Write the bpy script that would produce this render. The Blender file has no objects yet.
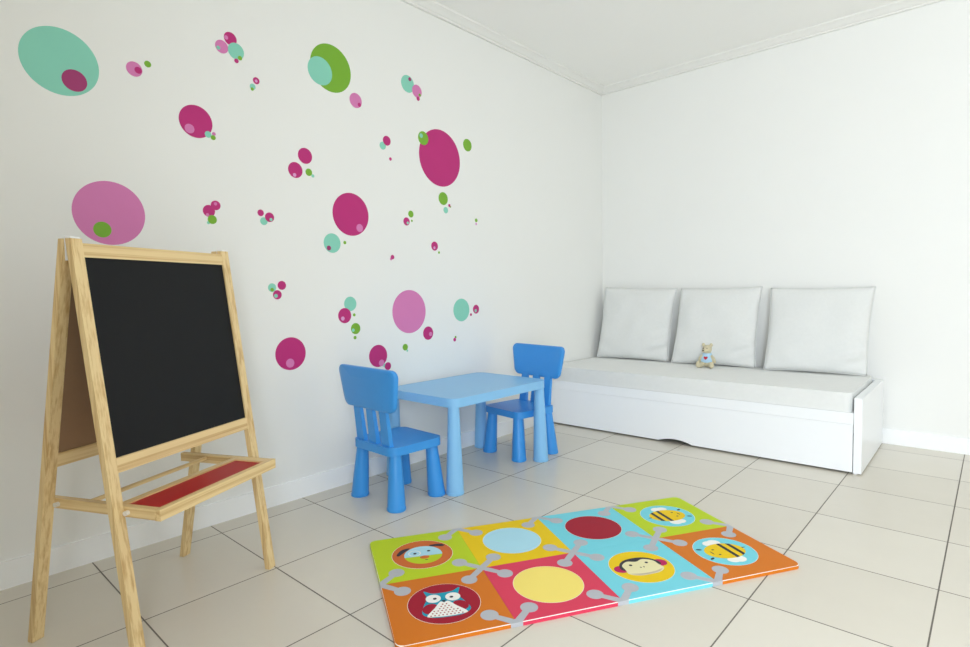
import bpy, bmesh, math, random
from mathutils import Vector, Matrix, noise
random.seed(7)
scene = bpy.context.scene
C = scene.collection
R = math.radians

# ------------------------------------------------------------------ helpers
def lin(r, g, b):
    def f(c):
        c /= 255.0
        return c / 12.92 if c <= 0.04045 else ((c + 0.055) / 1.055) ** 2.4
    return (f(r), f(g), f(b), 1.0)

def new_mat(name, col, rough=0.5, spec=0.5, var=0.04, vscale=8.0, bump=0.0, bscale=200.0, coat=0.0, sheen=0.0, stretch=None):
    m = bpy.data.materials.new(name); m.use_nodes = True
    nt = m.node_tree; N = nt.nodes; L = nt.links
    b = N['Principled BSDF']
    b.inputs['Roughness'].default_value = rough
    b.inputs['Specular IOR Level'].default_value = spec
    if coat: b.inputs['Coat Weight'].default_value = coat
    if sheen: b.inputs['Sheen Weight'].default_value = sheen
    tc = N.new('ShaderNodeTexCoord')
    src = tc.outputs['Object']
    if stretch:
        mp = N.new('ShaderNodeMapping'); mp.inputs['Scale'].default_value = stretch
        L.new(src, mp.inputs['Vector']); src = mp.outputs['Vector']
    nz = N.new('ShaderNodeTexNoise'); nz.inputs['Scale'].default_value = vscale; nz.inputs['Detail'].default_value = 4
    L.new(src, nz.inputs['Vector'])
    mx = N.new('ShaderNodeMix'); mx.data_type = 'RGBA'
    mx.inputs[6].default_value = tuple(c * (1 - var) for c in col[:3]) + (1,)
    mx.inputs[7].default_value = tuple(min(1, c * (1 + var)) for c in col[:3]) + (1,)
    L.new(nz.outputs['Fac'], mx.inputs[0]); L.new(mx.outputs[2], b.inputs['Base Color'])
    if bump:
        n2 = N.new('ShaderNodeTexNoise'); n2.inputs['Scale'].default_value = bscale; n2.inputs['Detail'].default_value = 3
        L.new(tc.outputs['Object'], n2.inputs['Vector'])
        bp = N.new('ShaderNodeBump'); bp.inputs['Strength'].default_value = bump; bp.inputs['Distance'].default_value = 0.002
        L.new(n2.outputs['Fac'], bp.inputs['Height']); L.new(bp.outputs['Normal'], b.inputs['Normal'])
    return m

def wood_mat(name, axis, light=(230, 203, 150), dark=(198, 160, 104)):
    """pine: long grain streaks along one object axis"""
    m = bpy.data.materials.new(name); m.use_nodes = True
    nt = m.node_tree; N = nt.nodes; L = nt.links
    b = N['Principled BSDF']; b.inputs['Roughness'].default_value = 0.42
    tc = N.new('ShaderNodeTexCoord'); mp = N.new('ShaderNodeMapping')
    sc = [1, 1, 1]; sc[axis] = 0.010
    mp.inputs['Scale'].default_value = sc
    L.new(tc.outputs['Object'], mp.inputs['Vector'])
    nz = N.new('ShaderNodeTexNoise'); nz.inputs['Scale'].default_value = 190; nz.inputs['Detail'].default_value = 4; nz.inputs['Roughness'].default_value = 0.6
    L.new(mp.outputs['Vector'], nz.inputs['Vector'])
    n2 = N.new('ShaderNodeTexNoise'); n2.inputs['Scale'].default_value = 75; n2.inputs['Detail'].default_value = 2
    L.new(mp.outputs['Vector'], n2.inputs['Vector'])
    ad = N.new('ShaderNodeMath'); ad.operation = 'MULTIPLY_ADD'; ad.inputs[1].default_value = 0.5
    L.new(nz.outputs['Fac'], ad.inputs[0])
    hf = N.new('ShaderNodeMath'); hf.operation = 'MULTIPLY'; hf.inputs[1].default_value = 0.5
    L.new(n2.outputs['Fac'], hf.inputs[0]); L.new(hf.outputs[0], ad.inputs[2])
    cr = N.new('ShaderNodeValToRGB')
    e = cr.color_ramp.elements
    e[0].position = 0.36; e[0].color = lin(*dark); e[1].position = 0.54; e[1].color = lin(*light)
    L.new(ad.outputs[0], cr.inputs['Fac']); L.new(cr.outputs['Color'], b.inputs['Base Color'])
    return m

def link(o, parent=None):
    C.objects.link(o)
    if parent is not None: o.parent = parent
    return o

def obj(name, bm, mats, parent=None, smooth=False, auto=None):
    me = bpy.data.meshes.new(name)
    bmesh.ops.recalc_face_normals(bm, faces=bm.faces[:])
    bm.to_mesh(me); bm.free()
    for m in (mats if isinstance(mats, (list, tuple)) else [mats]): me.materials.append(m)
    if smooth or auto is not None:
        for p in me.polygons: p.use_smooth = True
    if auto is not None: me.set_sharp_from_angle(angle=R(auto))
    return link(bpy.data.objects.new(name, me), parent)

def tag(o, label=None, cat=None, group=None, kind=None):
    if label: o['label'] = label
    if cat: o['category'] = cat
    if group: o['group'] = group
    if kind: o['kind'] = kind
    return o

def empty(name, loc=(0, 0, 0), rz=0.0):
    o = bpy.data.objects.new(name, None); o.empty_display_size = 0.05
    o.location = loc; o.rotation_euler = (0, 0, rz)
    return link(o)

def hexa(bm, v, mi=0):
    """8 corners: bottom loop 0-3, top loop 4-7"""
    vs = [bm.verts.new(p) for p in v]
    for f in ((0, 3, 2, 1), (4, 5, 6, 7), (0, 1, 5, 4), (1, 2, 6, 5), (2, 3, 7, 6), (3, 0, 4, 7)):
        bm.faces.new([vs[i] for i in f]).material_index = mi
    return vs

def box(bm, x0, x1, y0, y1, z0, z1, mi=0):
    return hexa(bm, [(x0, y0, z0), (x1, y0, z0), (x1, y1, z0), (x0, y1, z0), (x0, y0, z1), (x1, y0, z1), (x1, y1, z1), (x0, y1, z1)], mi)

def bevel(bm, w, seg=2, ang=25):
    es = [e for e in bm.edges if len(e.link_faces) == 2 and e.calc_face_angle(0) > R(ang)]
    bmesh.ops.bevel(bm, geom=es, offset=w, segments=seg, profile=0.5, affect='EDGES', clamp_overlap=True)
    return bm

def bbox(x0, x1, y0, y1, z0, z1, w=0.002, seg=2):
    bm = bmesh.new(); box(bm, x0, x1, y0, y1, z0, z1)
    return bevel(bm, w, seg) if w else bm

def rrect(hx, hy, r, n=6):
    pts = []
    for cx, cy, a0 in ((hx - r, hy - r, 0), (-hx + r, hy - r, 90), (-hx + r, -hy + r, 180), (hx - r, -hy + r, 270)):
        for i in range(n + 1):
            a = R(a0 + 90 * i / n); pts.append((cx + r * math.cos(a), cy + r * math.sin(a)))
    return pts

def prism(bm, pts, z0, z1, mi=0):
    lo = [bm.verts.new((x, y, z0)) for x, y in pts]; hi = [bm.verts.new((x, y, z1)) for x, y in pts]
    n = len(pts)
    bm.faces.new(lo[::-1]).material_index = mi; bm.faces.new(hi).material_index = mi
    for i in range(n):
        bm.faces.new((lo[i], lo[(i + 1) % n], hi[(i + 1) % n], hi[i])).material_index = mi
    return bm

def lathe(bm, prof, cx=0, cy=0, seg=32, tilt=(0, 0)):
    """profile of (r, z); axis may lean: x += tilt*(z)"""
    rings = []
    for r, z in prof:
        rings.append([bm.verts.new((cx + tilt[0] * z + r * math.cos(2 * math.pi * i / seg), cy + tilt[1] * z + r * math.sin(2 * math.pi * i / seg), z)) for i in range(seg)])
    for a, b in zip(rings, rings[1:]):
        for i in range(seg): bm.faces.new((a[i], a[(i + 1) % seg], b[(i + 1) % seg], b[i]))
    bm.faces.new(rings[0][::-1]); bm.faces.new(rings[-1])
    return bm

def tube(bm, p0, p1, r, seg=14):
    p0, p1 = Vector(p0), Vector(p1); d = (p1 - p0).normalized()
    a = d.orthogonal().normalized(); b = d.cross(a)
    A = [bm.verts.new(p0 + r * (a * math.cos(2 * math.pi * i / seg) + b * math.sin(2 * math.pi * i / seg))) for i in range(seg)]
    B = [bm.verts.new(p1 + r * (a * math.cos(2 * math.pi * i / seg) + b * math.sin(2 * math.pi * i / seg))) for i in range(seg)]
    for i in range(seg): bm.faces.new((A[i], A[(i + 1) % seg], B[(i + 1) % seg], B[i]))
    bm.faces.new(A[::-1]); bm.faces.new(B)
    return bm

def copy_tree(o, parent=None):
    c = o.copy(); C.objects.link(c); c.parent = parent
    for ch in [x for x in bpy.data.objects if x.parent == o]: copy_tree(ch, c)
    return c

# ------------------------------------------------------------------ materials
M = {}
M['wall'] = new_mat('white_wall_paint', lin(237, 237, 234), 0.62, 0.3, 0.01, 3, bump=0.12, bscale=240)
M['ceiling'] = new_mat('white_ceiling_paint', lin(246, 245, 242), 0.8, 0.2, 0.01, 2)
M['trim'] = new_mat('white_trim_lacquer', lin(247, 248, 248), 0.35, 0.5, 0.01, 3)
M['cornice'] = new_mat('white_cornice_paint', lin(234, 233, 229), 0.7, 0.2, 0.01, 2)
M['bounce_wall'] = new_mat('warm_bounce_wall_colour', lin(226, 219, 207), 0.7, 0.2, 0.02, 2)  # beige made up for the unseen front wall, to warm the bounced light
M['grout'] = new_mat('dark_tile_grout', lin(112, 106, 98), 0.8, 0.2, 0.1, 30)
M['bed'] = new_mat('white_lacquered_board', lin(243, 245, 247), 0.28, 0.5, 0.008, 3)
M['dark'] = new_mat('painted_gap_shade', lin(40, 40, 42), 0.6)  # near-black drawer bottom: shade of the gap under the drawer put into colour
M['fabric'] = new_mat('pale_grey_woven_cover', lin(226, 227, 225), 0.9, 0.2, 0.03, 60, bump=0.35, bscale=900, sheen=0.15)
M['mattress'] = new_mat('pale_grey_mattress_cover', lin(228, 229, 227), 0.9, 0.2, 0.03, 40, bump=0.3, bscale=700, sheen=0.15)
M['blue'] = new_mat('blue_moulded_plastic', lin(56, 148, 224), 0.38, 0.5, 0.03, 4, bump=0.06, bscale=500)
M['light_blue'] = new_mat('light_blue_moulded_plastic', lin(134, 192, 236), 0.36, 0.5, 0.02, 4, bump=0.06, bscale=500)
M['wood_x'] = wood_mat('pine_grain_across', 0)
M['wood_y'] = wood_mat('pine_grain_deep', 1)
M['wood_z'] = wood_mat('pine_grain_upright', 2)
M['board'] = new_mat('black_chalkboard', lin(20, 21, 23), 0.6, 0.25, 0.12, 6)
M['hardboard'] = new_mat('brown_hardboard', lin(150, 118, 88), 0.65, 0.3, 0.06, 30)
M['white_plastic'] = new_mat('white_hinge_plastic', lin(240, 240, 240), 0.4)
M['metal'] = new_mat('pale_metal_bolt', lin(225, 220, 212), 0.35)
M['red_tray'] = new_mat('red_painted_tray', lin(176, 26, 34), 0.42, 0.3, 0.05, 10)
T = {}
T['T'] = new_mat('teal_vinyl', lin(136, 208, 186), 0.5, 0.4, 0.02, 8)
T['M'] = new_mat('magenta_vinyl', lin(188, 38, 118), 0.5, 0.4, 0.03, 8)
T['D'] = new_mat('dark_magenta_vinyl', lin(160, 50, 108), 0.5, 0.4, 0.03, 8)
T['P'] = new_mat('pink_vinyl', lin(214, 124, 180), 0.5, 0.4, 0.02, 8)
T['L'] = new_mat('pale_pink_vinyl', lin(220, 160, 206), 0.5, 0.4, 0.02, 8)
T['G'] = new_mat('green_vinyl', lin(120, 174, 46), 0.5, 0.4, 0.03, 8)
def foam(name, *c): return new_mat(name, lin(*c), 0.6, 0.25, 0.025, 12, bump=0.05, bscale=300)
F = dict(orange=foam('orange_foam', 210, 116, 24), lime=foam('lime_foam', 186, 208, 30), yellow=foam('yellow_foam', 232, 196, 4),
         pink=foam('raspberry_foam', 216, 62, 90), cyan=foam('cyan_foam', 118, 208, 222), grey=foam('grey_foam', 180, 182, 188),
         white=foam('white_foam', 240, 238, 232), burgundy=foam('burgundy_print', 160, 18, 42), brown=foam('rust_print', 206, 106, 44),
         pale_blue=foam('pale_blue_print', 172, 218, 234), cream=foam('butter_print', 244, 222, 116), black=foam('charcoal_print', 52, 50, 58),
         teal=foam('teal_print', 20, 152, 178), skin=foam('cream_print', 228, 220, 172), plum=foam('plum_print', 186, 26, 92), taupe=foam('taupe_print', 196, 184, 160))

# ------------------------------------------------------------------ the room
RX, RY, HZ = 6.2, -4.60, 2.650          # right wall, front wall, ceiling height
def structure(name, bm, m, parent=None, **k):
    o = obj(name, bm, m, parent, **k)
    if parent is None: o['kind'] = 'structure'
    return o

# tile joints measured along the floor
XL = [-0.32, 0.124, 0.585, 1.040, 1.4956, 1.9317, 2.3739, 2.82, 3.27, 3.72, 4.17, 4.62, 5.07, 5.52, 5.97]
YL = [-4.157, -3.7142, -3.2852, -2.8534, -2.4105, -1.963, -1.509, -1.0424, -0.604, -0.165]
def floor_mat():
    m = bpy.data.materials.new('beige_glazed_tile'); m.use_nodes = True
    nt = m.node_tree; N = nt.nodes; L = nt.links; b = N['Principled BSDF']
    b.inputs['Roughness'].default_value = 0.24; b.inputs['Specular IOR Level'].default_value = 0.45
    at = N.new('ShaderNodeAttribute'); at.attribute_name = 'tone'
    tc = N.new('ShaderNodeTexCoord')
    nz = N.new('ShaderNodeTexNoise'); nz.inputs['Scale'].default_value = 3.2; nz.inputs['Detail'].default_value = 6
    L.new(tc.outputs['Object'], nz.inputs['Vector'])
    ad = N.new('ShaderNodeMath'); ad.operation = 'ADD'
    L.new(at.outputs['Fac'], ad.inputs[0]); L.new(nz.outputs['Fac'], ad.inputs[1])
    hf = N.new('ShaderNodeMath'); hf.operation = 'MULTIPLY'; hf.inputs[1].default_value = 0.5
    L.new(ad.outputs[0], hf.inputs[0])
    mx = N.new('ShaderNodeMix'); mx.data_type = 'RGBA'
    mx.inputs[6].default_value = lin(208, 201, 187); mx.inputs[7].default_value = lin(219, 213, 200)
    L.new(hf.outputs[0], mx.inputs[0]); L.new(mx.outputs[2], b.inputs['Base Color'])
    n2 = N.new('ShaderNodeTexNoise'); n2.inputs['Scale'].default_value = 14; L.new(tc.outputs['Object'], n2.inputs['Vector'])
    bp = N.new('ShaderNodeBump'); bp.inputs['Strength'].default_value = 0.05; bp.inputs['Distance'].default_value = 0.01
    L.new(n2.outputs['Fac'], bp.inputs['Height']); L.new(bp.outputs['Normal'], b.inputs['Normal'])
    return m
M['tile'] = floor_mat()
bm = bmesh.new()
tone = bm.faces.layers.float.new('tone_face')
g = 0.0022
xs = [-0.02] + [v for x in XL if 0 < x < RX for v in (x - g, x + g)] + [RX + 0.02]
ys = [RY - 0.02] + [v for y in YL if RY < y < 0 for v in (y - g, y + g)] + [0.02]
grid = [[bm.verts.new((x, y, 0)) for y in ys] for x in xs]
for i in range(len(xs) - 1):
    for j in range(len(ys) - 1):
        f = bm.faces.new((grid[i][j], grid[i + 1][j], grid[i + 1][j + 1], grid[i][j + 1]))
        f.material_index = 1 if (i % 2 or j % 2) else 0
        f[tone] = random.random()
ret = bmesh.ops.extrude_face_region(bm, geom=bm.faces[:])
bmesh.ops.translate(bm, vec=(0, 0, -0.1), verts=[v for v in ret['geom'] if isinstance(v, bmesh.types.BMVert)])
fl = structure('floor', bm, [M['tile'], M['grout']])
a = fl.data.attributes.new('tone', 'FLOAT', 'FACE')
src = fl.data.attributes['tone_face']
for i in range(len(fl.data.polygons)): a.data[i].value = src.data[i].value

t = 0.15
structure('wall_left', bbox(-t, 0, RY - t, t, 0, HZ, 0), M['wall'])
structure('wall_back', bbox(0, RX + t, 0, t, 0, HZ, 0), M['wall'])
structure('wall_right', bbox(RX, RX + t, RY - t, 0, 0, HZ, 0), M['wall'])
WX0, WX1, WZ0, WZ1 = 2.50, 4.35, 0.06, 2.35       # the balcony window behind the camera
bm = bmesh.new()
box(bm, 0, WX0, RY - t, RY, 0, HZ); box(bm, WX1, RX, RY - t, RY, 0, HZ)
box(bm, WX0, WX1, RY - t, RY, WZ1, HZ); box(bm, WX0, WX1, RY - t, RY, 0, WZ0)
structure('wall_front', bm, M['bounce_wall'])
bm = bmesh.new()
for x0, x1 in ((WX0, WX0 + 0.06), (WX1 - 0.06, WX1), ((WX0 + WX1) / 2 - 0.04, (WX0 + WX1) / 2 + 0.04)):
    box(bm, x0, x1, RY - 0.09, RY - 0.03, WZ0, WZ1)
box(bm, WX0, WX1, RY - 0.09, RY - 0.03, WZ1 - 0.06, WZ1); box(bm, WX0, WX1, RY - 0.09, RY - 0.03, WZ0, WZ0 + 0.06)
structure('window_1', bm, M['trim'])
structure('ceiling', bbox(-t, RX + t, RY - t, t, HZ, HZ + 0.1, 0), M['ceiling'])

def cornice(name, p, q, inward):
    """stepped plaster moulding between wall and ceiling, mitred at the corners"""
    z0 = HZ - 0.05
    prof = [(0, 0), (0.016, 0.0), (0.018, 0.010), (0.026, 0.013), (0.040, 0.026), (0.054, 0.036), (0.060, 0.038), (0.064, 0.0495), (0, 0.0495)]
    bm = bmesh.new(); A = []; B = []
    p, q, n = Vector(p), Vector(q), Vector(inward); d = (q - p).normalized()
    for o_, h in prof:
        A.append(bm.verts.new(p + d * o_ + n * o_ + Vector((0, 0, z0 + h))))
        B.append(bm.verts.new(q - d * o_ + n * o_ + Vector((0, 0, z0 + h))))
    k = len(prof)
    for i in range(k): bm.faces.new((A[i], A[(i + 1) % k], B[(i + 1) % k], B[i]))
    bm.faces.new(A[::-1]); bm.faces.new(B)
    return structure(name, bm, M['cornice'])
cornice('trim_1', (0, 0, 0), (RX, 0, 0), (0, -1, 0))
cornice('trim_2', (0, RY, 0), (0, 0, 0), (1, 0, 0))
cornice('trim_3', (RX, 0, 0), (RX, RY, 0), (-1, 0, 0))
cornice('trim_4', (RX, RY, 0), (0, RY, 0), (0, 1, 0))

bh = 0.093
structure('baseboard_left', bbox(0.0, 0.013, RY, 0.0, 0, bh, 0.003), M['trim'])
structure('baseboard_back', bbox(0.013, RX, -0.013, 0.0, 0, bh, 0.003), M['trim'])
structure('baseboard_right', bbox(RX - 0.013, RX, RY, -0.013, 0, bh, 0.003), M['trim'])
structure('baseboard_front', bbox(0.013, RX - 0.013, RY, RY + 0.013, 0, 0.058, 0.003), M['trim'])

# ------------------------------------------------------------------ dot stickers on the left wall
STICKERS = [
    ('large teal wall dot with a dark magenta inner dot, high above the easel', [('T', -3.7219, 1.8254, 0.1171, [('D', -3.6828, 1.7689, 0.0386)])]),
    ('small pink wall dot with a magenta inner dot, beside the large teal dot', [('P', -3.4876, 1.8631, 0.0281, [('M', -3.4741, 1.8622, 0.0129)])]),
    ('tiny green wall dot close to the small pink dot beside the large teal one', [('G', -3.4394, 1.8953, 0.0125, [])]),
    ('cluster of overlapping magenta, pink and teal wall dots, left of the large green dot', [('M', -3.1088, 2.095, 0.0279, [('P', -3.1267, 2.095, 0.0087)]), ('P', -3.1476, 2.05, 0.0277, [('T', -3.1623, 2.0411, 0.0082)]), ('T', -3.0862, 2.0487, 0.0353, [('G', -3.0699, 2.024, 0.0094)]), ('M', -3.0858, 2.0078, 0.0093, [])]),
    ('tiny magenta wall dot with a pale pink centre, under the magenta, pink and teal cluster', [('M', -2.9991, 1.9457, 0.0152, [('L', -2.9997, 1.9441, 0.0064)])]),
    ('tiny teal wall dot with a green inner dot, just below the pale centred magenta dot', [('T', -3.0168, 1.9151, 0.0133, [('G', -3.0193, 1.9041, 0.0073)])]),
    ('magenta wall dot with a pink inner dot and three tiny dots on its lower edge', [('M', -3.2674, 1.7102, 0.0668, [('P', -3.2939, 1.6761, 0.0192)]), ('T', -3.2202, 1.6665, 0.0137, []), ('P', -3.1963, 1.673, 0.0076, []), ('G', -3.1997, 1.6569, 0.0103, [])]),
    ('large green wall dot overlapped by a teal dot', [('G', -2.6082, 2.1072, 0.116, []), ('T', -2.6713, 2.0777, 0.0674, [])]),
    ('small pink wall dot with a magenta speck, under the large green dot', [('P', -2.4663, 1.9835, 0.0379, [('M', -2.4442, 1.9666, 0.0105)])]),
    ('touching teal and pink wall dots with small specks, higher than the largest magenta dot', [('T', -2.1121, 2.1582, 0.0478, [('D', -2.0959, 2.1881, 0.0107)]), ('P', -2.0444, 2.1341, 0.0361, [('G', -2.0242, 2.1174, 0.0085)]), ('M', -2.0366, 2.0945, 0.0118, [])]),
    ('small magenta wall dot overlapping a small teal one, beside the largest magenta dot', [('T', -2.299, 1.7829, 0.0211, []), ('M', -2.2707, 1.8144, 0.0261, [])]),
    ('tiny magenta wall dot under the small overlapping magenta and teal pair', [('M', -2.2485, 1.72, 0.0091, [])]),
    ('largest magenta wall dot with a small green dot overlapping its top edge', [('M', -1.8719, 1.7852, 0.1672, []), ('G', -2.0045, 1.8777, 0.0391, [('T', -2.0202, 1.8893, 0.0124)])]),
    ('small plain green wall dot beside the top of the largest magenta dot, toward the corner', [('G', -1.6346, 1.9037, 0.0383, [])]),
    ('small plain green wall dot directly below the largest magenta dot', [('G', -1.8537, 1.5481, 0.0383, [])]),
    ('tiny teal wall dot under the green dot below the largest magenta one', [('T', -1.8346, 1.4809, 0.0193, [])]),
    ('tiny magenta and green wall speck beside the tiny teal dot', [('G', -1.7951, 1.5052, 0.0061, []), ('M', -1.8036, 1.5116, 0.0092, [])]),
    ('tiny green and lilac wall speck closest to the room corner', [('L', -1.566, 1.4189, 0.0086, []), ('G', -1.5654, 1.4416, 0.0119, [])]),
    ('large pink wall dot with a green inner dot, just above the top of the easel', [('P', -3.5943, 1.303, 0.1191, [('G', -3.6214, 1.2395, 0.0294)])]),
    ('cluster of two overlapping magenta wall dots with a green dot hanging below', [('M', -3.2302, 1.3452, 0.0253, [('P', -3.2368, 1.3286, 0.0066)]), ('M', -3.2014, 1.3715, 0.0203, [('P', -3.202, 1.3781, 0.007)]), ('T', -3.2344, 1.2957, 0.0066, []), ('G', -3.2183, 1.3099, 0.0188, [])]),
    ('tiny plain magenta wall dot beside the overlapping teal and teal-spotted magenta pair', [('M', -3.0023, 1.3582, 0.015, [])]),
    ('small teal wall dot overlapped by a magenta dot with a teal speck', [('T', -2.9884, 1.3217, 0.0176, []), ('M', -2.9605, 1.3417, 0.0219, [('T', -2.9543, 1.3317, 0.0072)])]),
    ('plain magenta wall dot, upper one of the two equal magenta dots', [('M', -2.7685, 1.6514, 0.0377, [])]),
    ('magenta wall dot with a pink speck, lower one of the two equal magenta dots', [('M', -2.8224, 1.5763, 0.0373, [('L', -2.8273, 1.5525, 0.0086)])]),
    ('small green wall dot with a teal speck, beside the two equal magenta dots', [('T', -2.7299, 1.5613, 0.0081, []), ('G', -2.7514, 1.5757, 0.0176, [])]),
    ('large magenta wall dot with a pink inner dot, above a small teal dot', [('M', -2.5159, 1.3944, 0.1099, [('P', -2.4645, 1.3283, 0.0206)])]),
    ('small teal wall dot with a magenta inner dot, below a large magenta dot', [('T', -2.6333, 1.2408, 0.0489, [('D', -2.6533, 1.2152, 0.0123)])]),
    ('tiny green wall dot beside the teal dot with a magenta inner dot', [('G', -2.5586, 1.2473, 0.0088, [])]),
    ('small green wall dot above a small magenta dot with a teal speck', [('G', -2.1112, 1.4325, 0.0195, [])]),
    ('small magenta wall dot with a teal speck, just below a small green dot', [('M', -2.1444, 1.3882, 0.023, [('T', -2.1361, 1.3804, 0.0079)])]),
    ('green wall speck beside the small magenta dot with a teal speck', [('G', -2.1052, 1.3951, 0.0067, [])]),
    ('small magenta wall dot with a pink speck, above the plain large pink dot', [('M', -1.9328, 1.2596, 0.0269, [('L', -1.935, 1.2493, 0.0083)])]),
    ('green wall speck at the lower edge of the small pink-specked magenta dot', [('G', -1.8979, 1.2232, 0.0077, [])]),
    ('lone tiny magenta wall dot with a pink edge, above the plain large pink dot', [('P', -2.262, 1.173, 0.0077, []), ('M', -2.2518, 1.1834, 0.0125, [])]),
    ('small teal wall dot with a green inner dot, close to the easel board', [('T', -2.9609, 1.0187, 0.02, [('G', -2.9614, 1.0094, 0.0086)])]),
    ('small plain magenta wall dot beside the green-spotted teal dot near the easel', [('M', -2.9124, 1.0292, 0.021, [])]),
    ('small teal-spotted magenta wall dot, below the green-spotted teal dot near the easel', [('M', -2.9364, 0.9854, 0.0216, [('T', -2.9436, 0.9805, 0.0093)])]),
    ('large magenta wall dot with a pink inner dot, lowest of the dots beside the easel', [('M', -2.8795, 0.7043, 0.0782, [('P', -2.8844, 0.6596, 0.0214)])]),
    ('teal wall dot overlapped by a magenta dot, above the near blue chair', [('T', -2.5365, 0.9325, 0.0376, []), ('M', -2.5725, 0.8728, 0.0392, [('L', -2.5851, 0.8581, 0.0105)])]),
    ('green wall speck beside the overlapping teal and magenta dots above the near blue chair', [('G', -2.5143, 0.8742, 0.0082, [])]),
    ('small green wall dot with a teal speck, above the near blue chair', [('G', -2.508, 0.8019, 0.0292, [('T', -2.5234, 0.7946, 0.0087)])]),
    ('green wall speck directly under the teal-specked green dot', [('G', -2.5133, 0.755, 0.0093, [])]),
    ('large plain pink wall dot above the blue table', [('P', -2.1392, 0.8774, 0.1233, [])]),
    ('small magenta wall dot with a pink speck, at the edge of the plain pink dot', [('M', -1.9991, 0.7449, 0.0396, [('P', -1.9807, 0.7387, 0.0124)])]),
    ('small green wall dot with a teal edge, directly below the plain large pink dot', [('T', -2.162, 0.6552, 0.0064, []), ('G', -2.1766, 0.6764, 0.019, [])]),
    ('magenta wall dot with a small magenta dot attached, just above the near chair backrest', [('M', -2.3672, 0.6445, 0.0606, [('P', -2.3459, 0.6042, 0.0183)]), ('T', -2.3247, 0.5881, 0.0107, []), ('M', -2.3037, 0.582, 0.0215, [])]),
    ('plain teal wall dot above the table, beside a tiny magenta dot', [('T', -1.7152, 0.872, 0.071, [])]),
    ('small teal-spotted magenta wall dot, beside the plain teal dot above the table', [('M', -1.5814, 0.8722, 0.0287, [('T', -1.5853, 0.8634, 0.0102)])]),
    ('tiny plain magenta wall dot between the plain teal dot and the teal-spotted magenta dot', [('M', -1.6302, 0.8395, 0.0089, [])]),
    ('tiny green and magenta wall speck, lowest above the table top', [('G', -1.7718, 0.7051, 0.0081, []), ('M', -1.7803, 0.6901, 0.0115, [])]),
]
def disc(y, z, r, x0, x1, seg=None):
    bm = bmesh.new(); n = seg or (64 if r > 0.05 else 28)
    lo = [bm.verts.new((x0, y + r * math.cos(2 * math.pi * i / n), z + r * math.sin(2 * math.pi * i / n))) for i in range(n)]
    hi = [bm.verts.new((x1, v.co.y, v.co.z)) for v in lo]
    bm.faces.new(lo); bm.faces.new(hi[::-1])
    for i in range(n): bm.faces.new((lo[i], hi[i], hi[(i + 1) % n], lo[(i + 1) % n]))
    return bm
TH = 0.0005
for label, circles in STICKERS:
    base = (0.0, circles[0][1], circles[0][2])
    if len(circles) == 1:
        col, y, z, r, inner = circles[0]
        root = obj('wall_sticker', disc(0, 0, r, 0.0, TH), T[col]); root.location = base
        for ic, iy, iz, ir in inner:
            obj('inner_dot', disc(iy - base[1], iz - base[2], ir, TH * 0.9, TH * 1.8), T[ic], root)
    else:
        root = empty('wall_sticker', base)
        for k, (col, y, z, r, inner) in enumerate(circles):
            x0, x1 = (0.0, TH * (1 + k * 0.9))
            d = obj('dot', disc(y - base[1], z - base[2], r, x0, x1), T[col], root)
            for ic, iy, iz, ir in inner:
                obj('inner_dot', disc(iy - base[1], iz - base[2], ir, x1 - TH * 0.1, x1 + TH * (0.7 if k < len(circles) - 1 else 0.9)), T[ic], d)
    tag(root, label, 'wall sticker', 'dot stickers on the white wall')

# ------------------------------------------------------------------ easel  (local x = along its width, y = towards the chalkboard side)
ez = empty('easel', (0.496, -3.631, 0), -1.126)
tag(ez, 'pine wood children\'s easel with a black chalkboard and red tray', 'easel')
H, WO, LW = 1.143, 0.288, 0.032
NF0, NF1, NB0, NB1, TK = 0.213, 0.061, -0.190, 0.018, 0.019
fy = lambda z: NF0 + (NF1 - NF0) * z / H          # outer face of the front frame
by = lambda z: NB0 + (NB1 - NB0) * z / H          # outer face of the back frame
def slanted(x0, x1, z0, z1, off, th, side):
    f = fy if side > 0 else by
    bm = bmesh.new(); s = side
    a0, a1 = f(z0) - s * off, f(z1) - s * off
    b0, b1 = a0 - s * th, a1 - s * th
    hexa(bm, [(x0, b0, z0), (x1, b0, z0), (x1, a0, z0), (x0, a0, z0), (x0, b1, z1), (x1, b1, z1), (x1, a1, z1), (x0, a1, z1)])
    return bm
for side in (1, -1):
    for sx in (1, -1):
        x0, x1 = sorted((sx * WO, sx * (WO - LW)))
        obj('leg', bevel(slanted(x0, x1, 0, H, 0, TK, side), 0.0025, 2), M['wood_z'], ez, auto=40)
XI = WO - LW
obj('top_rail', bevel(slanted(-XI, XI, 1.094, 1.132, 0.001, 0.016, 1), 0.002), M['wood_x'], ez, auto=40)
obj('bottom_rail', bevel(slanted(-XI, XI, 0.509, 0.549, 0.001, 0.016, 1), 0.002), M['wood_x'], ez, auto=40)
obj('top_rail', bevel(slanted(-XI, XI, 1.094, 1.132, 0.001, 0.016, -1), 0.002), M['wood_x'], ez, auto=40)
obj('bottom_rail', bevel(slanted(-XI, XI, 0.509, 0.549, 0.001, 0.016, -1), 0.002), M['wood_x'], ez, auto=40)
tag(obj('chalkboard', slanted(-XI, XI, 0.545, 1.098, 0.006, 0.004, 1), M['board'], ez), 'black chalkboard panel')
tag(obj('back_panel', slanted(-XI, XI, 0.545, 1.098, 0.008, 0.004, -1), M['hardboard'], ez), 'brown hardboard back panel')
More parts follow.
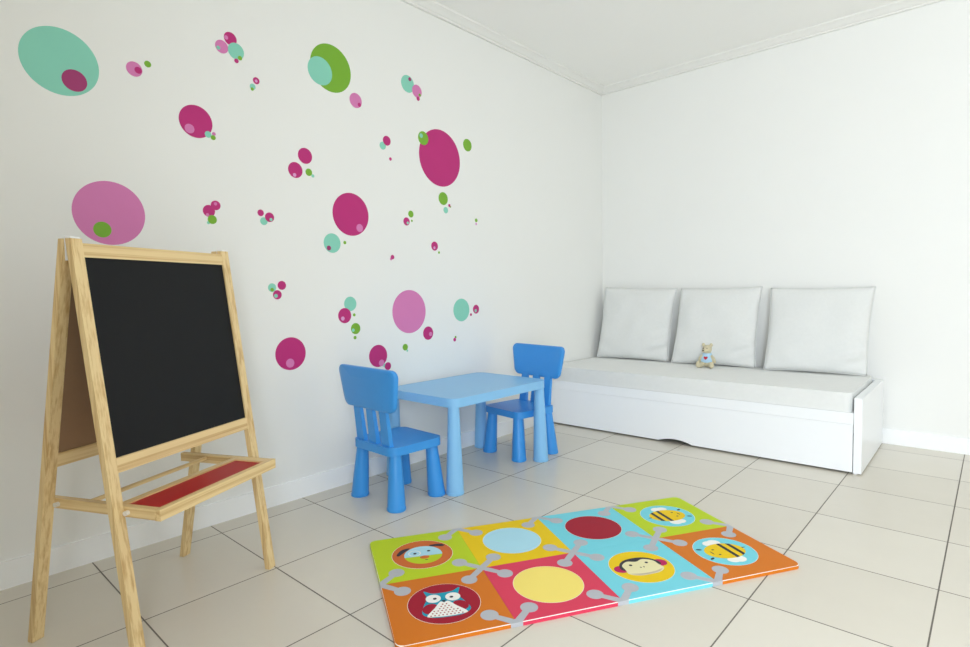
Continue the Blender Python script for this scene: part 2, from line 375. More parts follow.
for sx in (1, -1):
    x0, x1 = sorted((sx * (WO - 0.002), sx * (WO - LW + 0.004)))
    bm = bmesh.new(); box(bm, x0, x1, 0.0372, 0.0412, 1.085, 1.150)
    box(bm, x0, x1, 0.0412, 0.060, H + 0.0002, 1.1475)
    tag(obj('hinge', bevel(bm, 0.0012, 1), M['white_plastic'], ez), 'white plastic hinge')
# tray: two long side arms, frame and red floor, paper-roll rod
ZA0, ZA1 = 0.390, 0.419
for x0, x1, sx in ((0.2375, 0.2555, 1), (-0.2210, -0.2030, -1)):
    arm = obj('tray_arm', bbox(x0, x1, -0.128 if sx > 0 else -0.108, 0.262, ZA0, ZA1, 0.003, 2), M['wood_y'], ez, auto=40)
    xo = x1 if sx > 0 else x0
    for yy in (by(0.405) + TK + 0.014, fy(0.405) + 0.012):
        bm = bmesh.new(); tube(bm, (xo - sx * 0.004, yy, 0.403), (xo + sx * 0.011, yy, 0.403), 0.0065)
        tag(obj('bolt', bm, M['metal'], arm, auto=40), 'pale metal bolt')
obj('tray_front', bbox(-0.2210, 0.2555, 0.2625, 0.2815, ZA0 - 0.001, ZA1 + 0.001, 0.003, 2), M['wood_x'], ez, auto=40)
xl, xr = -0.2025, 0.2370
obj('tray_back', bbox(xl, xr, 0.124, 0.146, ZA0 + 0.004, ZA1, 0.002), M['wood_x'], ez, auto=40)
obj('tray_end', bbox(xl, xl + 0.018, 0.1465, 0.2622, ZA0 + 0.002, ZA1, 0.002), M['wood_y'], ez, auto=40)
tag(obj('tray_floor', bbox(xl + 0.0182, xr, 0.1462, 0.2622, ZA0 + 0.016, ZA0 + 0.024, 0), M['red_tray'], ez), 'red tray floor')
bm = bmesh.new(); tube(bm, (-0.2040, 0.002, 0.407), (0.2385, 0.002, 0.407), 0.0068)
obj('paper_rod', bm, M['wood_x'], ez, auto=40)

# ------------------------------------------------------------------ children's table
tb = empty('kids_table', (0.313, -1.988, 0), 0)
tag(tb, 'light blue plastic children\'s table with rounded corners and tapered legs', 'table')
bm = bmesh.new(); prism(bm, rrect(0.269, 0.381, 0.055, 8), 0.428, 0.472); bevel(bm, 0.007, 3, 50)
obj('tabletop', bm, M['light_blue'], tb, auto=35)
LEGP = [(0.0425, 0.0), (0.0445, 0.003), (0.0445, 0.012), (0.0425, 0.0135), (0.0415, 0.06), (0.037, 0.18), (0.0315, 0.32), (0.0285, 0.41), (0.0285, 0.430)]
for sx in (1, -1):
    for sy in (1, -1):
        bm = bmesh.new(); lathe(bm, LEGP, sx * 0.234, sy * 0.351, 32, (-sx * 0.012, -sy * 0.012))
        obj('leg', bm, M['light_blue'], tb, auto=40)

# ------------------------------------------------------------------ children's chairs (front = +y)
ch = empty('kids_chair', (0.348, -2.526, 0), R(-1.8))
tag(ch, 'blue plastic children\'s chair in front of the easel side of the light blue table', 'chair', 'blue plastic chairs at the kids table')
bm = bmesh.new(); prism(bm, rrect(0.161, 0.155, 0.042, 8), 0.248, 0.287); bevel(bm, 0.006, 3, 50)
obj('seat', bm, M['blue'], ch, auto=35)
CLP = [(0.0415, 0.0), (0.0435, 0.003), (0.0435, 0.012), (0.0415, 0.0135), (0.0405, 0.04), (0.0355, 0.13), (0.0305, 0.21), (0.0285, 0.250)]
for sx in (1, -1):
    for sy in (1, -1):
        bm = bmesh.new(); lathe(bm, CLP, sx * (0.132 if sy > 0 else 0.146), sy * 0.127, 28, (-sx * 0.07, -sy * 0.05))
        obj('leg', bm, M['blue'], ch, auto=40)
# backrest: rounded plate, wider at the top, gently dished and leaning back
def backplate():
    bm = bmesh.new(); nx, nz = 22, 12
    z0, z1 = 0.450, 0.646
    def outline(u, v):                      # u,v in -1..1 mapped to a rounded trapezoid
        hw, hz, r = 1.0, 1.0, 0.0
        zz = (z0 + z1) / 2 + v * (z1 - z0) / 2
        w = 0.178 + 0.026 * (v * 0.5 + 0.5)
        return u * w, zz
    pts = []
    hx, hz, r = 0.214, (z1 - z0) / 2, 0.038
    for x, y in rrect(hx, hz, r, 8):
        v = y / hz; w = (0.193 + 0.036 * (v * 0.5 + 0.5)) / hx
        pts.append((x * w, (z0 + z1) / 2 + y))
    def yb(x, z): return -0.150 - 0.10 * (z - 0.293) + 0.35 * x * x
    n = len(pts)
    front = []; back = []
    # concentric rings for a smooth dished plate
    rings = [1.0, 0.985, 0.95, 0.7, 0.4, 0.0]
    cx, cz = 0, (z0 + z1) / 2
    def ring(scale, dy, inset):
        out = []
        for x, z in pts:
            l = math.hypot(x - cx, z - cz)
            k = scale * (l - inset) / l
            X, Z = cx + (x - cx) * k, cz + (z - cz) * k
            out.append(bm.verts.new((X, yb(X, Z) + dy, Z)))
        return out
    T_ = 0.013
    seq = [ring(0.5, T_, 0), ring(0.85, T_, 0), ring(1, T_, 0.006), ring(1, T_ * 0.75, 0.0018), ring(1, T_ * 0.4, 0), ring(1, -T_ * 0.4, 0), ring(1, -T_ * 0.75, 0.0018), ring(1, -T_, 0.006), ring(0.85, -T_, 0), ring(0.5, -T_, 0)]
    for a, b in zip(seq, seq[1:]):
        for i in range(n): bm.faces.new((a[i], a[(i + 1) % n], b[(i + 1) % n], b[i]))
    bm.faces.new(seq[0]); bm.faces.new(seq[-1][::-1])
    return bm
obj('backrest', backplate(), M['blue'], ch, smooth=True)
for k in (-1, 0, 1):
    bm = bmesh.new()
    xb, xt = k * 0.101, k * 0.101
    w0, w1 = 0.029, 0.025
    y0, y1 = -0.134, -0.134 - 0.10 * 0.17
    hexa(bm, [(xb - w0, y0 - 0.010, 0.284), (xb + w0, y0 - 0.010, 0.284), (xb + w0, y0 + 0.012, 0.284), (xb - w0, y0 + 0.012, 0.284),
              (xt - w1, y1 - 0.012, 0.462), (xt + w1, y1 - 0.012, 0.462), (xt + w1, y1 + 0.006, 0.462), (xt - w1, y1 + 0.006, 0.462)])
    obj('back_slat', bevel(bm, 0.006, 3), M['blue'], ch, auto=40)
c2 = copy_tree(ch)
c2.location = (0.338, -1.573, 0); c2.rotation_euler.z = R(171.5)
tag(c2, 'blue plastic children\'s chair between the table and the white bed', 'chair', 'blue plastic chairs at the kids table')

# ------------------------------------------------------------------ play mat of eight foam tiles
mat_root = empty('play_mat', (1.3475, -2.5199, 0), 1.0407)
tag(mat_root, 'colourful foam play mat of eight tiles with animal pictures on the tiled floor', 'play mat')
S1, S2 = 0.3542, 0.3500
TOP = 0.013
def loc_pt(s, t_): return ((s - 2) * S1, (t_ - 1) * S2)
def poly(bm, pts, z, mi, h=0.0003):
    lo = [bm.verts.new((x, y, z)) for x, y in pts]
    f = bm.faces.new(lo); f.material_index = mi
    if f.normal.z < 0: f.normal_flip()
def ell(cx, cy, rx, ry, rot=0, n=36, a0=0, a1=360):
    c, s = math.cos(R(rot)), math.sin(R(rot)); out = []
    m_ = n if a1 - a0 >= 360 else n + 1
    for i in range(m_):
        a = R(a0 + (a1 - a0) * i / n); x, y = rx * math.cos(a), ry * math.sin(a)
        out.append((cx + x * c - y * s, cy + x * s + y * c))
    return out
def smooth_poly(pts, n=6):
    """closed Catmull-Rom through the points"""
    out = []; k = len(pts)
    for i in range(k):
        p0, p1, p2, p3 = (Vector(pts[(i + j - 1) % k]) for j in range(4))
        for q in range(n):
            u = q / n
            out.append(tuple(0.5 * ((2 * p1) + (-p0 + p2) * u + (2 * p0 - 5 * p1 + 4 * p2 - p3) * u * u + (-p0 + 3 * p1 - 3 * p2 + p3) * u ** 3)))
    return out
def owl():
    P = [('burgundy', ell(0, 0, 1, 1, n=64))]
    P.append(('teal', smooth_poly([(-0.60, -0.42), (-0.54, -0.05), (-0.42, 0.30), (-0.48, 0.66), (-0.28, 0.52), (0, 0.50), (0.28, 0.54), (0.50, 0.68), (0.42, 0.30), (0.55, -0.05), (0.64, -0.40), (0.40, -0.62), (0, -0.66), (-0.38, -0.62)], 5)))
    P.append(('burgundy', ell(-0.38, -0.22, 0.20, 0.24, -25))); P.append(('burgundy', ell(0.40, -0.20, 0.20, 0.24, 25)))
    P.append(('white', smooth_poly([(-0.50, -0.55), (-0.28, -0.22), (-0.10, 0.06), (0, 0.02), (0.12, 0.06), (0.30, -0.20), (0.54, -0.53), (0.30, -0.61), (0, -0.63), (-0.28, -0.61)], 5)))
    for j in range(6):
        for i in range(-5, 6):
            x = i * 0.10 + (0.05 if j % 2 else 0); y = -0.55 + j * 0.095
            if abs(x) < 0.42 - (y + 0.55) * 0.62: P.append(('burgundy', ell(x, y, 0.024, 0.024, n=8)))
    for sx in (-1, 1):
        P.append(('white', ell(sx * 0.26, 0.24, 0.20, 0.20, n=32))); P.append(('black', ell(sx * 0.22, 0.23, 0.05, 0.05, n=14)))
    P.append(('black', [(-0.06, 0.12), (0, 0.0), (0.06, 0.12)]))
    return P
def dog():
    P = [('brown', ell(0, 0, 1, 1, n=64))]
    P.append(('lime', ell(0.02, -0.06, 0.60, 0.60, n=48)))
    P.append(('pale_blue', ell(0.02, -0.06, 0.60, 0.60, n=30, a0=-8, a1=188)))
    P.append(('black', smooth_poly([(-0.36, 0.50), (-0.62, 0.42), (-0.80, 0.12), (-0.74, 0.02), (-0.56, 0.22), (-0.40, 0.40)])))
    P.append(('black', smooth_poly([(0.30, 0.56), (0.60, 0.58), (0.78, 0.46), (0.70, 0.38), (0.50, 0.44), (0.34, 0.46)])))
    P.append(('white', ell(-0.24, 0.08, 0.20, 0.20))); P.append(('pale_blue', ell(-0.24, 0.08, 0.165, 0.165)))
    P.append(('black', ell(-0.23, 0.07, 0.055, 0.055, n=14))); P.append(('black', ell(0.22, 0.16, 0.055, 0.055, n=14)))
    P.append(('brown', ell(0.04, -0.24, 0.15, 0.11))); P.append(('black', ell(0.08, -0.42, 0.05, 0.02, n=12)))
    return P
def monkey():
    P = [('yellow', ell(0, 0, 1, 1, n=64))]
    for sx in (-1, 1): P.append(('plum', ell(sx * 0.62, 0.02, 0.22, 0.20)))
    P.append(('black', smooth_poly([(-0.60, -0.08), (-0.58, 0.22), (-0.34, 0.44), (0, 0.50), (0.34, 0.44), (0.58, 0.22), (0.60, -0.08), (0, -0.18)])))
    P.append(('skin', smooth_poly([(-0.54, -0.04), (-0.50, 0.20), (-0.26, 0.36), (0, 0.28), (0.26, 0.36), (0.50, 0.20), (0.54, -0.04), (0.56, -0.30), (0.30, -0.46), (0, -0.48), (-0.30, -0.46), (-0.56, -0.30)])))
    P.append(('taupe', smooth_poly([(-0.50, -0.30), (-0.25, -0.36), (0, -0.38), (0.25, -0.36), (0.50, -0.30), (0.30, -0.43), (0, -0.46), (-0.30, -0.43)])))
    for sx in (-1, 1):
        P.append(('black', ell(sx * 0.26, 0.14, 0.05, 0.05, n=14))); P.append(('black', ell(sx * 0.05, -0.06, 0.022, 0.03, n=10)))
    return P
def bee(flip):
    P = [('cyan', ell(0, 0, 1, 1, n=64))]
    for sy in (-1, 1):
        P.append(('white', ell(-0.06, sy * 0.56, 0.20, 0.17, 20 * sy))); P.append(('white', ell(0.16, sy * 0.56, 0.18, 0.14, -20 * sy)))
    P.append(('yellow', ell(0, 0, 0.64, 0.46, n=48)))
    for x in (-0.17, -0.45):
        h = 0.46 * math.sqrt(max(0, 1 - (x / 0.64) ** 2)) ; h2 = 0.46 * math.sqrt(max(0, 1 - ((x + 0.12) / 0.64) ** 2))
        P.append(('black', [(x, -h), (x + 0.12, -h2), (x + 0.12, h2), (x, h)]))
    P.append(('black', [(-0.62, -0.03), (-0.76, 0.0), (-0.62, 0.03)]))
    for sy in (-1, 1):
        P.append(('black', ell(0.68, sy * 0.30, 0.09, 0.04, 25 * sy, n=14))); P.append(('black', ell(0.30, sy * 0.16, 0.045, 0.03, n=12)))
    P.append(('black', ell(0.45, 0, 0.02, 0.10, n=12)))
    if flip: P = [(c, [(-x, -y) for x, y in p]) for c, p in P]
    return P
def scaled(P, k): return P[:1] + [(c, [(x * k, y * k) for x, y in p]) for c, p in P[1:]]
def turned(P, d):
    c, s = math.cos(R(d)), math.sin(R(d))
    return [(n, [(x * c - y * s, x * s + y * c) for x, y in p]) for n, p in P]
def plain(c): return [(c, ell(0, 0, 1, 1, n=64))]
rows = {(0, 0): ('orange', turned(scaled(owl(), 1.06), -6), 0.320, 'orange foam tile with an owl picture'), (1, 0): ('pink', plain('cream'), 0.328, 'raspberry foam tile with a butter yellow circle'),
        (2, 0): ('cyan', scaled(monkey(), 1.1), 0.315, 'cyan foam tile with a monkey face'), (3, 0): ('orange', scaled(bee(True), 1.12), 0.313, 'orange foam tile with a bee'),
        (0, 1): ('lime', turned(scaled(dog(), 1.05), -4), 0.315, 'lime foam tile with a dog face'), (1, 1): ('yellow', plain('pale_blue'), 0.318, 'yellow foam tile with a pale blue circle'),
        (2, 1): ('cyan', plain('burgundy'), 0.320, 'cyan foam tile with a burgundy circle'), (3, 1): ('lime', scaled(bee(False), 1.12), 0.313, 'lime foam tile with a bee')}
for (i, j), (col, pic, rad, lab) in rows.items():
    x0, y0 = loc_pt(i, j); x1, y1 = loc_pt(i + 1, j + 1); e_ = 0.0003
    x0 += e_; y0 += e_; x1 -= e_; y1 -= e_
    # corners at the mat's outside are rounded
    pts = []
    for (cx, cy, a0, outer) in ((x1, y1, 0, (i, j) == (3, 1)), (x0, y1, 90, (i, j) == (0, 1)), (x0, y0, 180, (i, j) == (0, 0)), (x1, y0, 270, (i, j) == (3, 0))):
        if outer:
            r = 0.022; sx = 1 if cx == x1 else -1; sy = 1 if cy == y1 else -1
            for q in range(9):
                a = R(a0 + 90 * q / 8); pts.append((cx - sx * r + r * math.cos(a), cy - sy * r + r * math.sin(a)))
        else: pts.append((cx, cy))
    bm = bmesh.new(); prism(bm, pts, 0.0, TOP, 0)
    ox = {0: x0, 3: x1}.get(i); oy = {0: y0, 1: y1}[j]
    es = [e for e in bm.edges if all(abs(v.co.z - TOP) < 1e-6 for v in e.verts)
          and (all(abs(v.co.y - oy) < 0.0305 for v in e.verts) or (ox is not None and all(abs(v.co.x - ox) < 0.0305 for v in e.verts)))
          and not (abs(e.verts[0].co.x - e.verts[1].co.x) < 1e-6 and not (ox is not None and abs(e.verts[0].co.x - ox) < 0.001))]
    old = set(bm.faces)
    res = bmesh.ops.bevel(bm, geom=es, offset=0.0017, segments=1, affect='EDGES', clamp_overlap=True)
    for f in res['faces']: f.material_index = 1
    tl = tag(obj('foam_tile', bm, [F[col], F['white']], mat_root), lab)
    cx, cy = (x0 + x1) / 2, (y0 + y1) / 2
    names = []
    for c, _ in pic:
        if c not in names: names.append(c)
    bm = bmesh.new()
    if 'white' not in names: names.append('white')
    poly(bm, [(cx + (rad + 0.004) * S1 * x, cy + (rad + 0.004) * S1 * y) for x, y in ell(0, 0, 1, 1, n=64)], TOP + 0.0002, names.index('white'))
    for k, (c, pts) in enumerate(pic):
        poly(bm, [(cx + rad * S1 * x, cy + rad * S1 * y) for x, y in pts], TOP + 0.0004 + 0.00012 * min(k, 3) + 0.000012 * k, names.index(c))
    bmesh.ops.triangulate(bm, faces=[f for f in bm.faces if len(f.verts) > 4])
    me = bpy.data.meshes.new('printed_picture'); bm.to_mesh(me); bm.free()
    for n_ in names: me.materials.append(F[n_])
    link(bpy.data.objects.new('printed_picture', me), tl)
# grey connectors: rounded lobes on curved arms
def lobes(bm, cx, cy, dirs, z0, z1):
    R_ = 0.0275
    for sx, sy in dirs:
        ex, ey = cx + sx * 0.064, cy + sy * 0.064
        prism(bm, ell(ex, ey, R_, R_, n=28), z0, z1)
        bx, by_ = cx + sx * 0.012, cy + sy * 0.012
        d = Vector((ex - bx, ey - by_)).normalized(); nn = Vector((-d.y, d.x)) * 0.0122
        prism(bm, [(bx - nn.x, by_ - nn.y), (ex - nn.x * 0.85, ey - nn.y * 0.85), (ex + nn.x * 0.85, ey + nn.y * 0.85), (bx + nn.x, by_ + nn.y)], z0, z1 - 0.00003)
spots = []
for i in range(0, 5):
    for j in range(0, 3):
        dirs = [(sx, sy) for sx in (-1, 1) for sy in (-1, 1) if 0 < i + sx * .5 < 4 and 0 < j + sy * .5 < 2]
        if len(dirs) > 1: spots.append((i, j, dirs))
for i, j, dirs in spots:
    cx, cy = loc_pt(i, j); bm = bmesh.new(); z0, z1 = 0.006, TOP + 0.0007
    lobes(bm, cx, cy, dirs, z0, z1)
    hx0, hx1, hy0, hy1 = cx - 0.019, cx + 0.019, cy - 0.019, cy + 0.019
    if i == 0: hx0 = cx - 0.0007
    if i == 4: hx1 = cx + 0.0007
    if j == 0: hy0 = cy - 0.0007
    if j == 2: hy1 = cy + 0.0007
    if len(dirs) == 4: prism(bm, smooth_poly([(cx + r_ * math.cos(R(a_)), cy + r_ * math.sin(R(a_))) for a_, r_ in ((0, 0.017), (45, 0.042), (90, 0.017), (135, 0.042), (180, 0.017), (225, 0.042), (270, 0.017), (315, 0.042))], 6), z0, z1 - 0.00006)
    else:
        zz = -0.0
        box(bm, hx0, hx1, hy0, hy1, 0.0005, z1 - 0.00006)
    tag(obj('connector', bm, F['grey'], mat_root), 'grey foam connector with rounded lobes')
# ------------------------------------------------------------------ white daybed
bd = empty('daybed', (0.993, -0.40, 0), R(0.6))
tag(bd, 'white lacquered daybed with a trundle drawer in the corner of the room', 'bed')
ox, oy = 0.99, -0.40
def bpart(name, x0, x1, y0, y1, z0, z1, w=0.003, m='bed'):
    return obj(name, bbox(x0 - ox, x1 - ox, y0 - oy, y1 - oy, z0, z1, w), M[m], bd, auto=40)
YF = -0.830
bpart('end_panel', 1.948, 1.984, YF, -0.048, 0.008, 0.402)
bpart('end_panel', 0.016, 0.048, YF, -0.048, 0.008, 0.321)
bpart('back_panel', 0.050, 1.946, -0.070, -0.048, 0.10, 0.40)
bpart('front_rail', 0.050, 1.946, YF + 0.001, YF + 0.021, 0.262, 0.3225)
bpart('mattress_base', 0.052, 1.940, YF + 0.024, -0.072, 0.300, 0.3215)
# trundle drawer front with a shallow finger notch in its lower edge
bm = bmesh.new()
xa, xb, zb, zt = 0.0505, 1.944, 0.011, 0.2612
low = [(xa, zb)]
for i in range(21):
    u = i / 20; x = 0.885 + 0.215 * u
    low.append((x, zb + 0.020 * math.sin(math.pi * u) ** 0.8))
low.append((xb, zb))
A = [bm.verts.new((x - ox, YF - oy, z)) for x, z in low] + [bm.verts.new((xb - ox, YF - oy, zt)), bm.verts.new((xa - ox, YF - oy, zt))]
Bk = [bm.verts.new((v.co.x, v.co.y + 0.02, v.co.z)) for v in A]
k = len(A); bm.faces.new(A); bm.faces.new(Bk[::-1])
for i in range(k): bm.faces.new((A[i], Bk[i], Bk[(i + 1) % k], A[(i + 1) % k]))
dr = obj('trundle_drawer', bm, M['bed'], bd)
bm = bmesh.new(); box(bm, xa + 0.03 - ox, xb - 0.03 - ox, YF + 0.021 - oy, -0.06 - oy, 0.03, 0.045)
obj('drawer_bottom', bm, M['dark'], dr)
for x in (0.033, 1.955):
    for y in (YF + 0.02, -0.05):
        bm = bmesh.new(); lathe(bm, [(0.011, 0), (0.012, 0.002), (0.012, 0.0085)], x - ox, y - oy, 16)
        obj('foot', bm, M['white_plastic'], bd, auto=40)

# mattress
bm = bmesh.new()
mx0, mx1, my0, my1, mz0, mz1 = 0.016, 1.938, -0.824, -0.076, 0.3232, 0.425
nx, ny = 64, 28
prism(bm, [(x + (mx0 + mx1) / 2, y + (my0 + my1) / 2) for x, y in rrect((mx1 - mx0) / 2, (my1 - my0) / 2, 0.035, 6)], mz0, mz1)
bevel(bm, 0.042, 8, 50)
mt = obj('mattress', bm, M['mattress'], None, auto=60)
mt.data.transform(Matrix.Translation((-0.98, 0.42, -mz0)))
mt.location = (0.98, -0.42, mz0); mt.rotation_euler.z = R(0.6)
tag(mt, 'pale grey fabric mattress lying on the white daybed', 'mattress')
# piping seam along the mattress edge
# ------------------------------------------------------------------ three square cushions
def cushion(corners, T_, seed, label):
    BL, BR, TL, TR = (Vector(c) for c in corners)
    nrm = (BR - BL).cross(TL - BL).normalized()
    if nrm.y > 0: nrm = -nrm                       # towards the room
    cen = (BL + BR + TL + TR) / 4
    base = (BL + BR) / 2
    bm = bmesh.new(); n = 44
    W_ = (BR - BL).length
    def P(u, v, s):
        # slight pull-in of the edges so that the corners stick out
        k = 0.04
        uu = u * (1 - k * (1 - v * v)); vv = v * (1 - k * 0.8 * (1 - u * u))
        a, b = (uu + 1) / 2, (vv + 1) / 2
        p = BL * (1 - a) * (1 - b) + BR * a * (1 - b) + TL * (1 - a) * b + TR * a * b
        e = max(0.0, (1 - abs(u) ** 3.0) * (1 - abs(v) ** 3.0))
        h = T_ * e ** 0.55
        d = noise.noise(Vector((u * 2.2 + seed, v * 2.2, seed * 3.1))) * 0.014
        # creases gathered towards the lower corner
        cr = math.exp(-(((u - 0.85) / 0.35) ** 2 + ((v + 0.62) / 0.30) ** 2))
        d += cr * 0.014 * math.sin(14 * (v * 1.5 - u * 0.6) + seed)
        cl = math.exp(-(((u + 0.9) / 0.3) ** 2 + ((v + 0.8) / 0.25) ** 2))
        d += cl * 0.006 * math.sin(13 * (v + u * 0.7) + seed)
        return p + nrm * s * (h + d * min(1, e * 3)) - base
    def lat(s): return [[P(-1 + 2 * i / n, -1 + 2 * j / n, s) for j in range(n + 1)] for i in range(n + 1)]
    Fv = [[bm.verts.new(p) for p in row] for row in lat(1)]
    Bv = [[Fv[i][j] if i in (0, n) or j in (0, n) else bm.verts.new(p) for j, p in enumerate(row)] for i, row in enumerate(lat(-0.55))]
    for i in range(n):
        for j in range(n):
            bm.faces.new((Fv[i][j], Fv[i + 1][j], Fv[i + 1][j + 1], Fv[i][j + 1]))
            bm.faces.new((Bv[i][j], Bv[i][j + 1], Bv[i + 1][j + 1], Bv[i + 1][j]))
    edge = [Fv[i][0].co.copy() for i in range(n)] + [Fv[n][j].co.copy() for j in range(n)] + [Fv[i][n].co.copy() for i in range(n, 0, -1)] + [Fv[0][j].co.copy() for j in range(n, 0, -1)]
    o = obj('cushion', bm, M['fabric'], None, smooth=True); o.location = base
    # sewn edge: a thin cord round the rim
    sb = bmesh.new(); ringv = []
    m_ = len(edge)
    for q in range(m_):
        d = (edge[(q + 1) % m_] - edge[q - 1]).normalized(); out = d.cross(nrm).normalized()
        ringv.append([sb.verts.new(edge[q] + 0.0026 * (out * math.cos(2 * math.pi * w / 6) + nrm * math.sin(2 * math.pi * w / 6))) for w in range(6)])
    for q in range(m_):
        for w in range(6):
            sb.faces.new((ringv[q][w], ringv[q][(w + 1) % 6], ringv[(q + 1) % m_][(w + 1) % 6], ringv[(q + 1) % m_][w]))
    obj('seam', sb, M['fabric'], o, smooth=True)
    tag(o, label, 'cushion', 'grey cushions leaning on the wall')
cushion([(0.043, -0.172, 0.431), (0.642, -0.135, 0.431), (0.064, -0.062, 1.005), (0.676, -0.045, 0.984)], 0.062, 1.3, 'pale grey square cushion leaning in the room corner at the end of the daybed')
cushion([(0.684, -0.172, 0.431), (1.268, -0.135, 0.431), (0.712, -0.062, 0.983), (1.285, -0.045, 0.988)], 0.062, 4.7, 'pale grey square cushion, middle of three, behind the small plush toy')
cushion([(1.334, -0.180, 0.431), (1.915, -0.140, 0.431), (1.340, -0.062, 0.977), (1.935, -0.045, 0.976)], 0.062, 8.2, 'pale grey square cushion closest to the bed\'s visible end panel')

# ------------------------------------------------------------------ small plush bear sitting against the middle cushion
M['plush'] = new_mat('cream_plush', lin(206, 196, 166), 0.95, 0.1, 0.08, 90, bump=0.5, bscale=400, sheen=0.3)
M['shirt'] = new_mat('pale_blue_shirt', lin(182, 216, 240), 0.9, 0.1, 0.05, 60)
M['nose'] = new_mat('dark_brown_nose', lin(62, 52, 46), 0.5)
M['heart'] = new_mat('red_heart_patch', lin(196, 24, 44), 0.7)
def ball(bm, c, r, s=(1, 1, 1), rot=None, seg=20):
    mtx = Matrix.Translation(c) @ (rot.to_4x4() if rot else Matrix.Identity(4)) @ Matrix.Diagonal((r * s[0], r * s[1], r * s[2], 1))
    bmesh.ops.create_uvsphere(bm, u_segments=seg, v_segments=seg // 2 + 2, radius=1, matrix=mtx)
from mathutils import Euler
def remeshed(name, bm, m, parent, voxel):
    o = obj(name, bm, m, None)
    md = o.modifiers.new('r', 'REMESH'); md.mode = 'VOXEL'; md.voxel_size = voxel
    sm = o.modifiers.new('s', 'SMOOTH'); sm.factor = 0.5; sm.iterations = 4
    bpy.context.view_layer.update()
    me = bpy.data.meshes.new_from_object(o.evaluated_get(bpy.context.evaluated_depsgraph_get()))
    me.name = name; o.modifiers.clear(); old = o.data; o.data = me; bpy.data.meshes.remove(old)
    for p in me.polygons: p.use_smooth = True
    o.parent = parent
    return o
bear = empty('plush_bear', (0.985, -0.258, 0.4255), R(8))      # front = -y
tag(bear, 'small cream plush bear in a pale blue shirt with a red heart, on the mattress', 'toy')
bm = bmesh.new()
ball(bm, (0, 0, 0.050), 0.044, (1, 0.85, 1.1))
ball(bm, (0, 0.002, 0.092), 0.026, (1, 0.9, 1.0))
ball(bm, (0, -0.004, 0.128), 0.032, (1.0, 0.95, 1.0))            # head
ball(bm, (-0.012, -0.031, 0.119), 0.016, (1.1, 1.0, 0.85))            # muzzle
for s in (-1, 1):
    ball(bm, (s * 0.026, 0.002, 0.158), 0.0125, (1, 0.6, 1.15))  # ears
    ball(bm, (s * 0.043, -0.012, 0.060), 0.015, (0.9, 0.95, 2.3), Euler((R(18), R(s * -20), 0)).to_matrix())   # arms
    ball(bm, (s * 0.034, -0.042, 0.020), 0.019, (0.95, 1.9, 0.95), Euler((0, 0, R(s * 18))).to_matrix())        # legs
    ball(bm, (s * 0.045, -0.072, 0.026), 0.017, (0.95, 0.75, 1.35))                                             # feet
bd_ = remeshed('body', bm, M['plush'], bear, 0.0035)
bm = bmesh.new()
ball(bm, (0, 0.0, 0.056), 0.0465, (1.0, 0.87, 0.92)); ball(bm, (0, 0.002, 0.088), 0.030, (1.05, 0.95, 0.8))
tag(remeshed('shirt', bm, M['shirt'], bear, 0.003), 'pale blue shirt')
bm = bmesh.new()
hp = []
for i in range(40):
    a = 2 * math.pi * i / 40
    hp.append((0.00085 * 16 * math.sin(a) ** 3, 0.00085 * (13 * math.cos(a) - 5 * math.cos(2 * a) - 2 * math.cos(3 * a) - math.cos(4 * a))))
A = [bm.verts.new((x - 0.002, -0.0415 + 0.25 * (z * 0.7), 0.070 + z)) for x, z in hp]; B_ = [bm.verts.new((v.co.x, v.co.y + 0.006, v.co.z)) for v in A]
bm.faces.new(A); bm.faces.new(B_[::-1])
for i in range(40): bm.faces.new((A[i], B_[i], B_[(i + 1) % 40], A[(i + 1) % 40]))
tag(obj('heart_patch', bm, M['heart'], bear), 'red heart patch')
bm = bmesh.new(); ball(bm, (-0.0175, -0.0445, 0.123), 0.0055, (1.3, 0.8, 0.9), seg=12)
obj('nose', bm, M['nose'], bear, smooth=True)
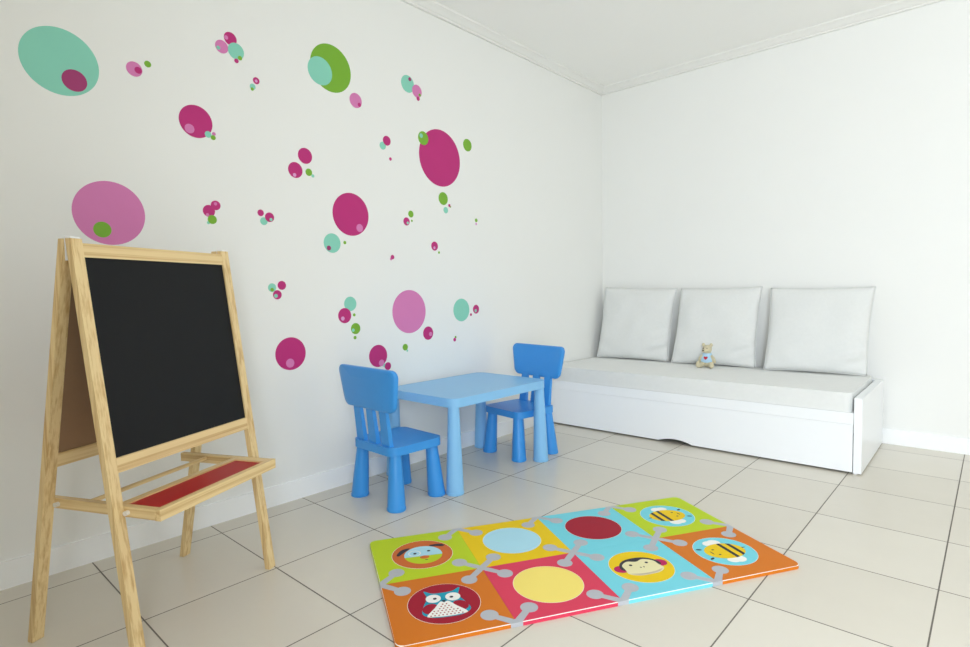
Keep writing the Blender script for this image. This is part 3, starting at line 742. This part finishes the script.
for s in (-1, 1):
    bm = bmesh.new(); ball(bm, (s * 0.0125 - 0.008, -0.0305, 0.137), 0.0036, seg=10)
    obj('eye', bm, M['nose'], bear, smooth=True)

# ------------------------------------------------------------------ daylight
w = bpy.data.worlds.new('sky'); scene.world = w; w.use_nodes = True
bg = w.node_tree.nodes['Background']; bg.inputs[0].default_value = (0.76, 0.88, 1.0, 1); bg.inputs[1].default_value = 0.8
ld = bpy.data.lights.new('window_daylight', 'AREA'); ld.shape = 'RECTANGLE'
ld.size = WX1 - WX0 - 0.15; ld.size_y = WZ1 - WZ0 - 0.15; ld.energy = 152; ld.color = (0.85, 0.922, 1.0)
lo = bpy.data.objects.new('window_daylight', ld); C.objects.link(lo)
lo.location = ((WX0 + WX1) / 2, RY - 0.46, (WZ0 + WZ1) / 2 + 0.05); lo.rotation_euler = (R(74), 0, 0)

# ------------------------------------------------------------------ camera
cp = (2.4903, -4.2462, 0.983); FPX = 565.72; PIT, YAW, ROL = -0.0559, 0.7361, -0.0167
def rz(a): c, s = math.cos(a), math.sin(a); return Matrix(((c, s, 0), (-s, c, 0), (0, 0, 1)))
def rx(a): c, s = math.cos(a), math.sin(a); return Matrix(((1, 0, 0), (0, c, s), (0, -s, c)))
def ry(a): c, s = math.cos(a), math.sin(a); return Matrix(((c, 0, s), (0, 1, 0), (-s, 0, c)))
MM = ry(ROL) @ rx(PIT) @ rz(YAW)
right, fwd, up = MM[0], MM[1], MM[2]
cam = bpy.data.cameras.new('camera'); cam.sensor_width = 36; cam.lens = 36 * FPX / 970; cam.clip_start = 0.02
co = bpy.data.objects.new('camera', cam); C.objects.link(co)
rot = Matrix((right, up, -fwd)).transposed()
co.matrix_world = Matrix.Translation(cp) @ rot.to_4x4()
scene.camera = co

vs = scene.view_settings
vs.view_transform = 'Standard'; vs.look = 'None'; vs.gamma = 1; vs.use_curve_mapping = False
vs.exposure = 0.0
scene.cycles.use_denoising = True
scene.cycles.max_bounces = 12; scene.cycles.diffuse_bounces = 8
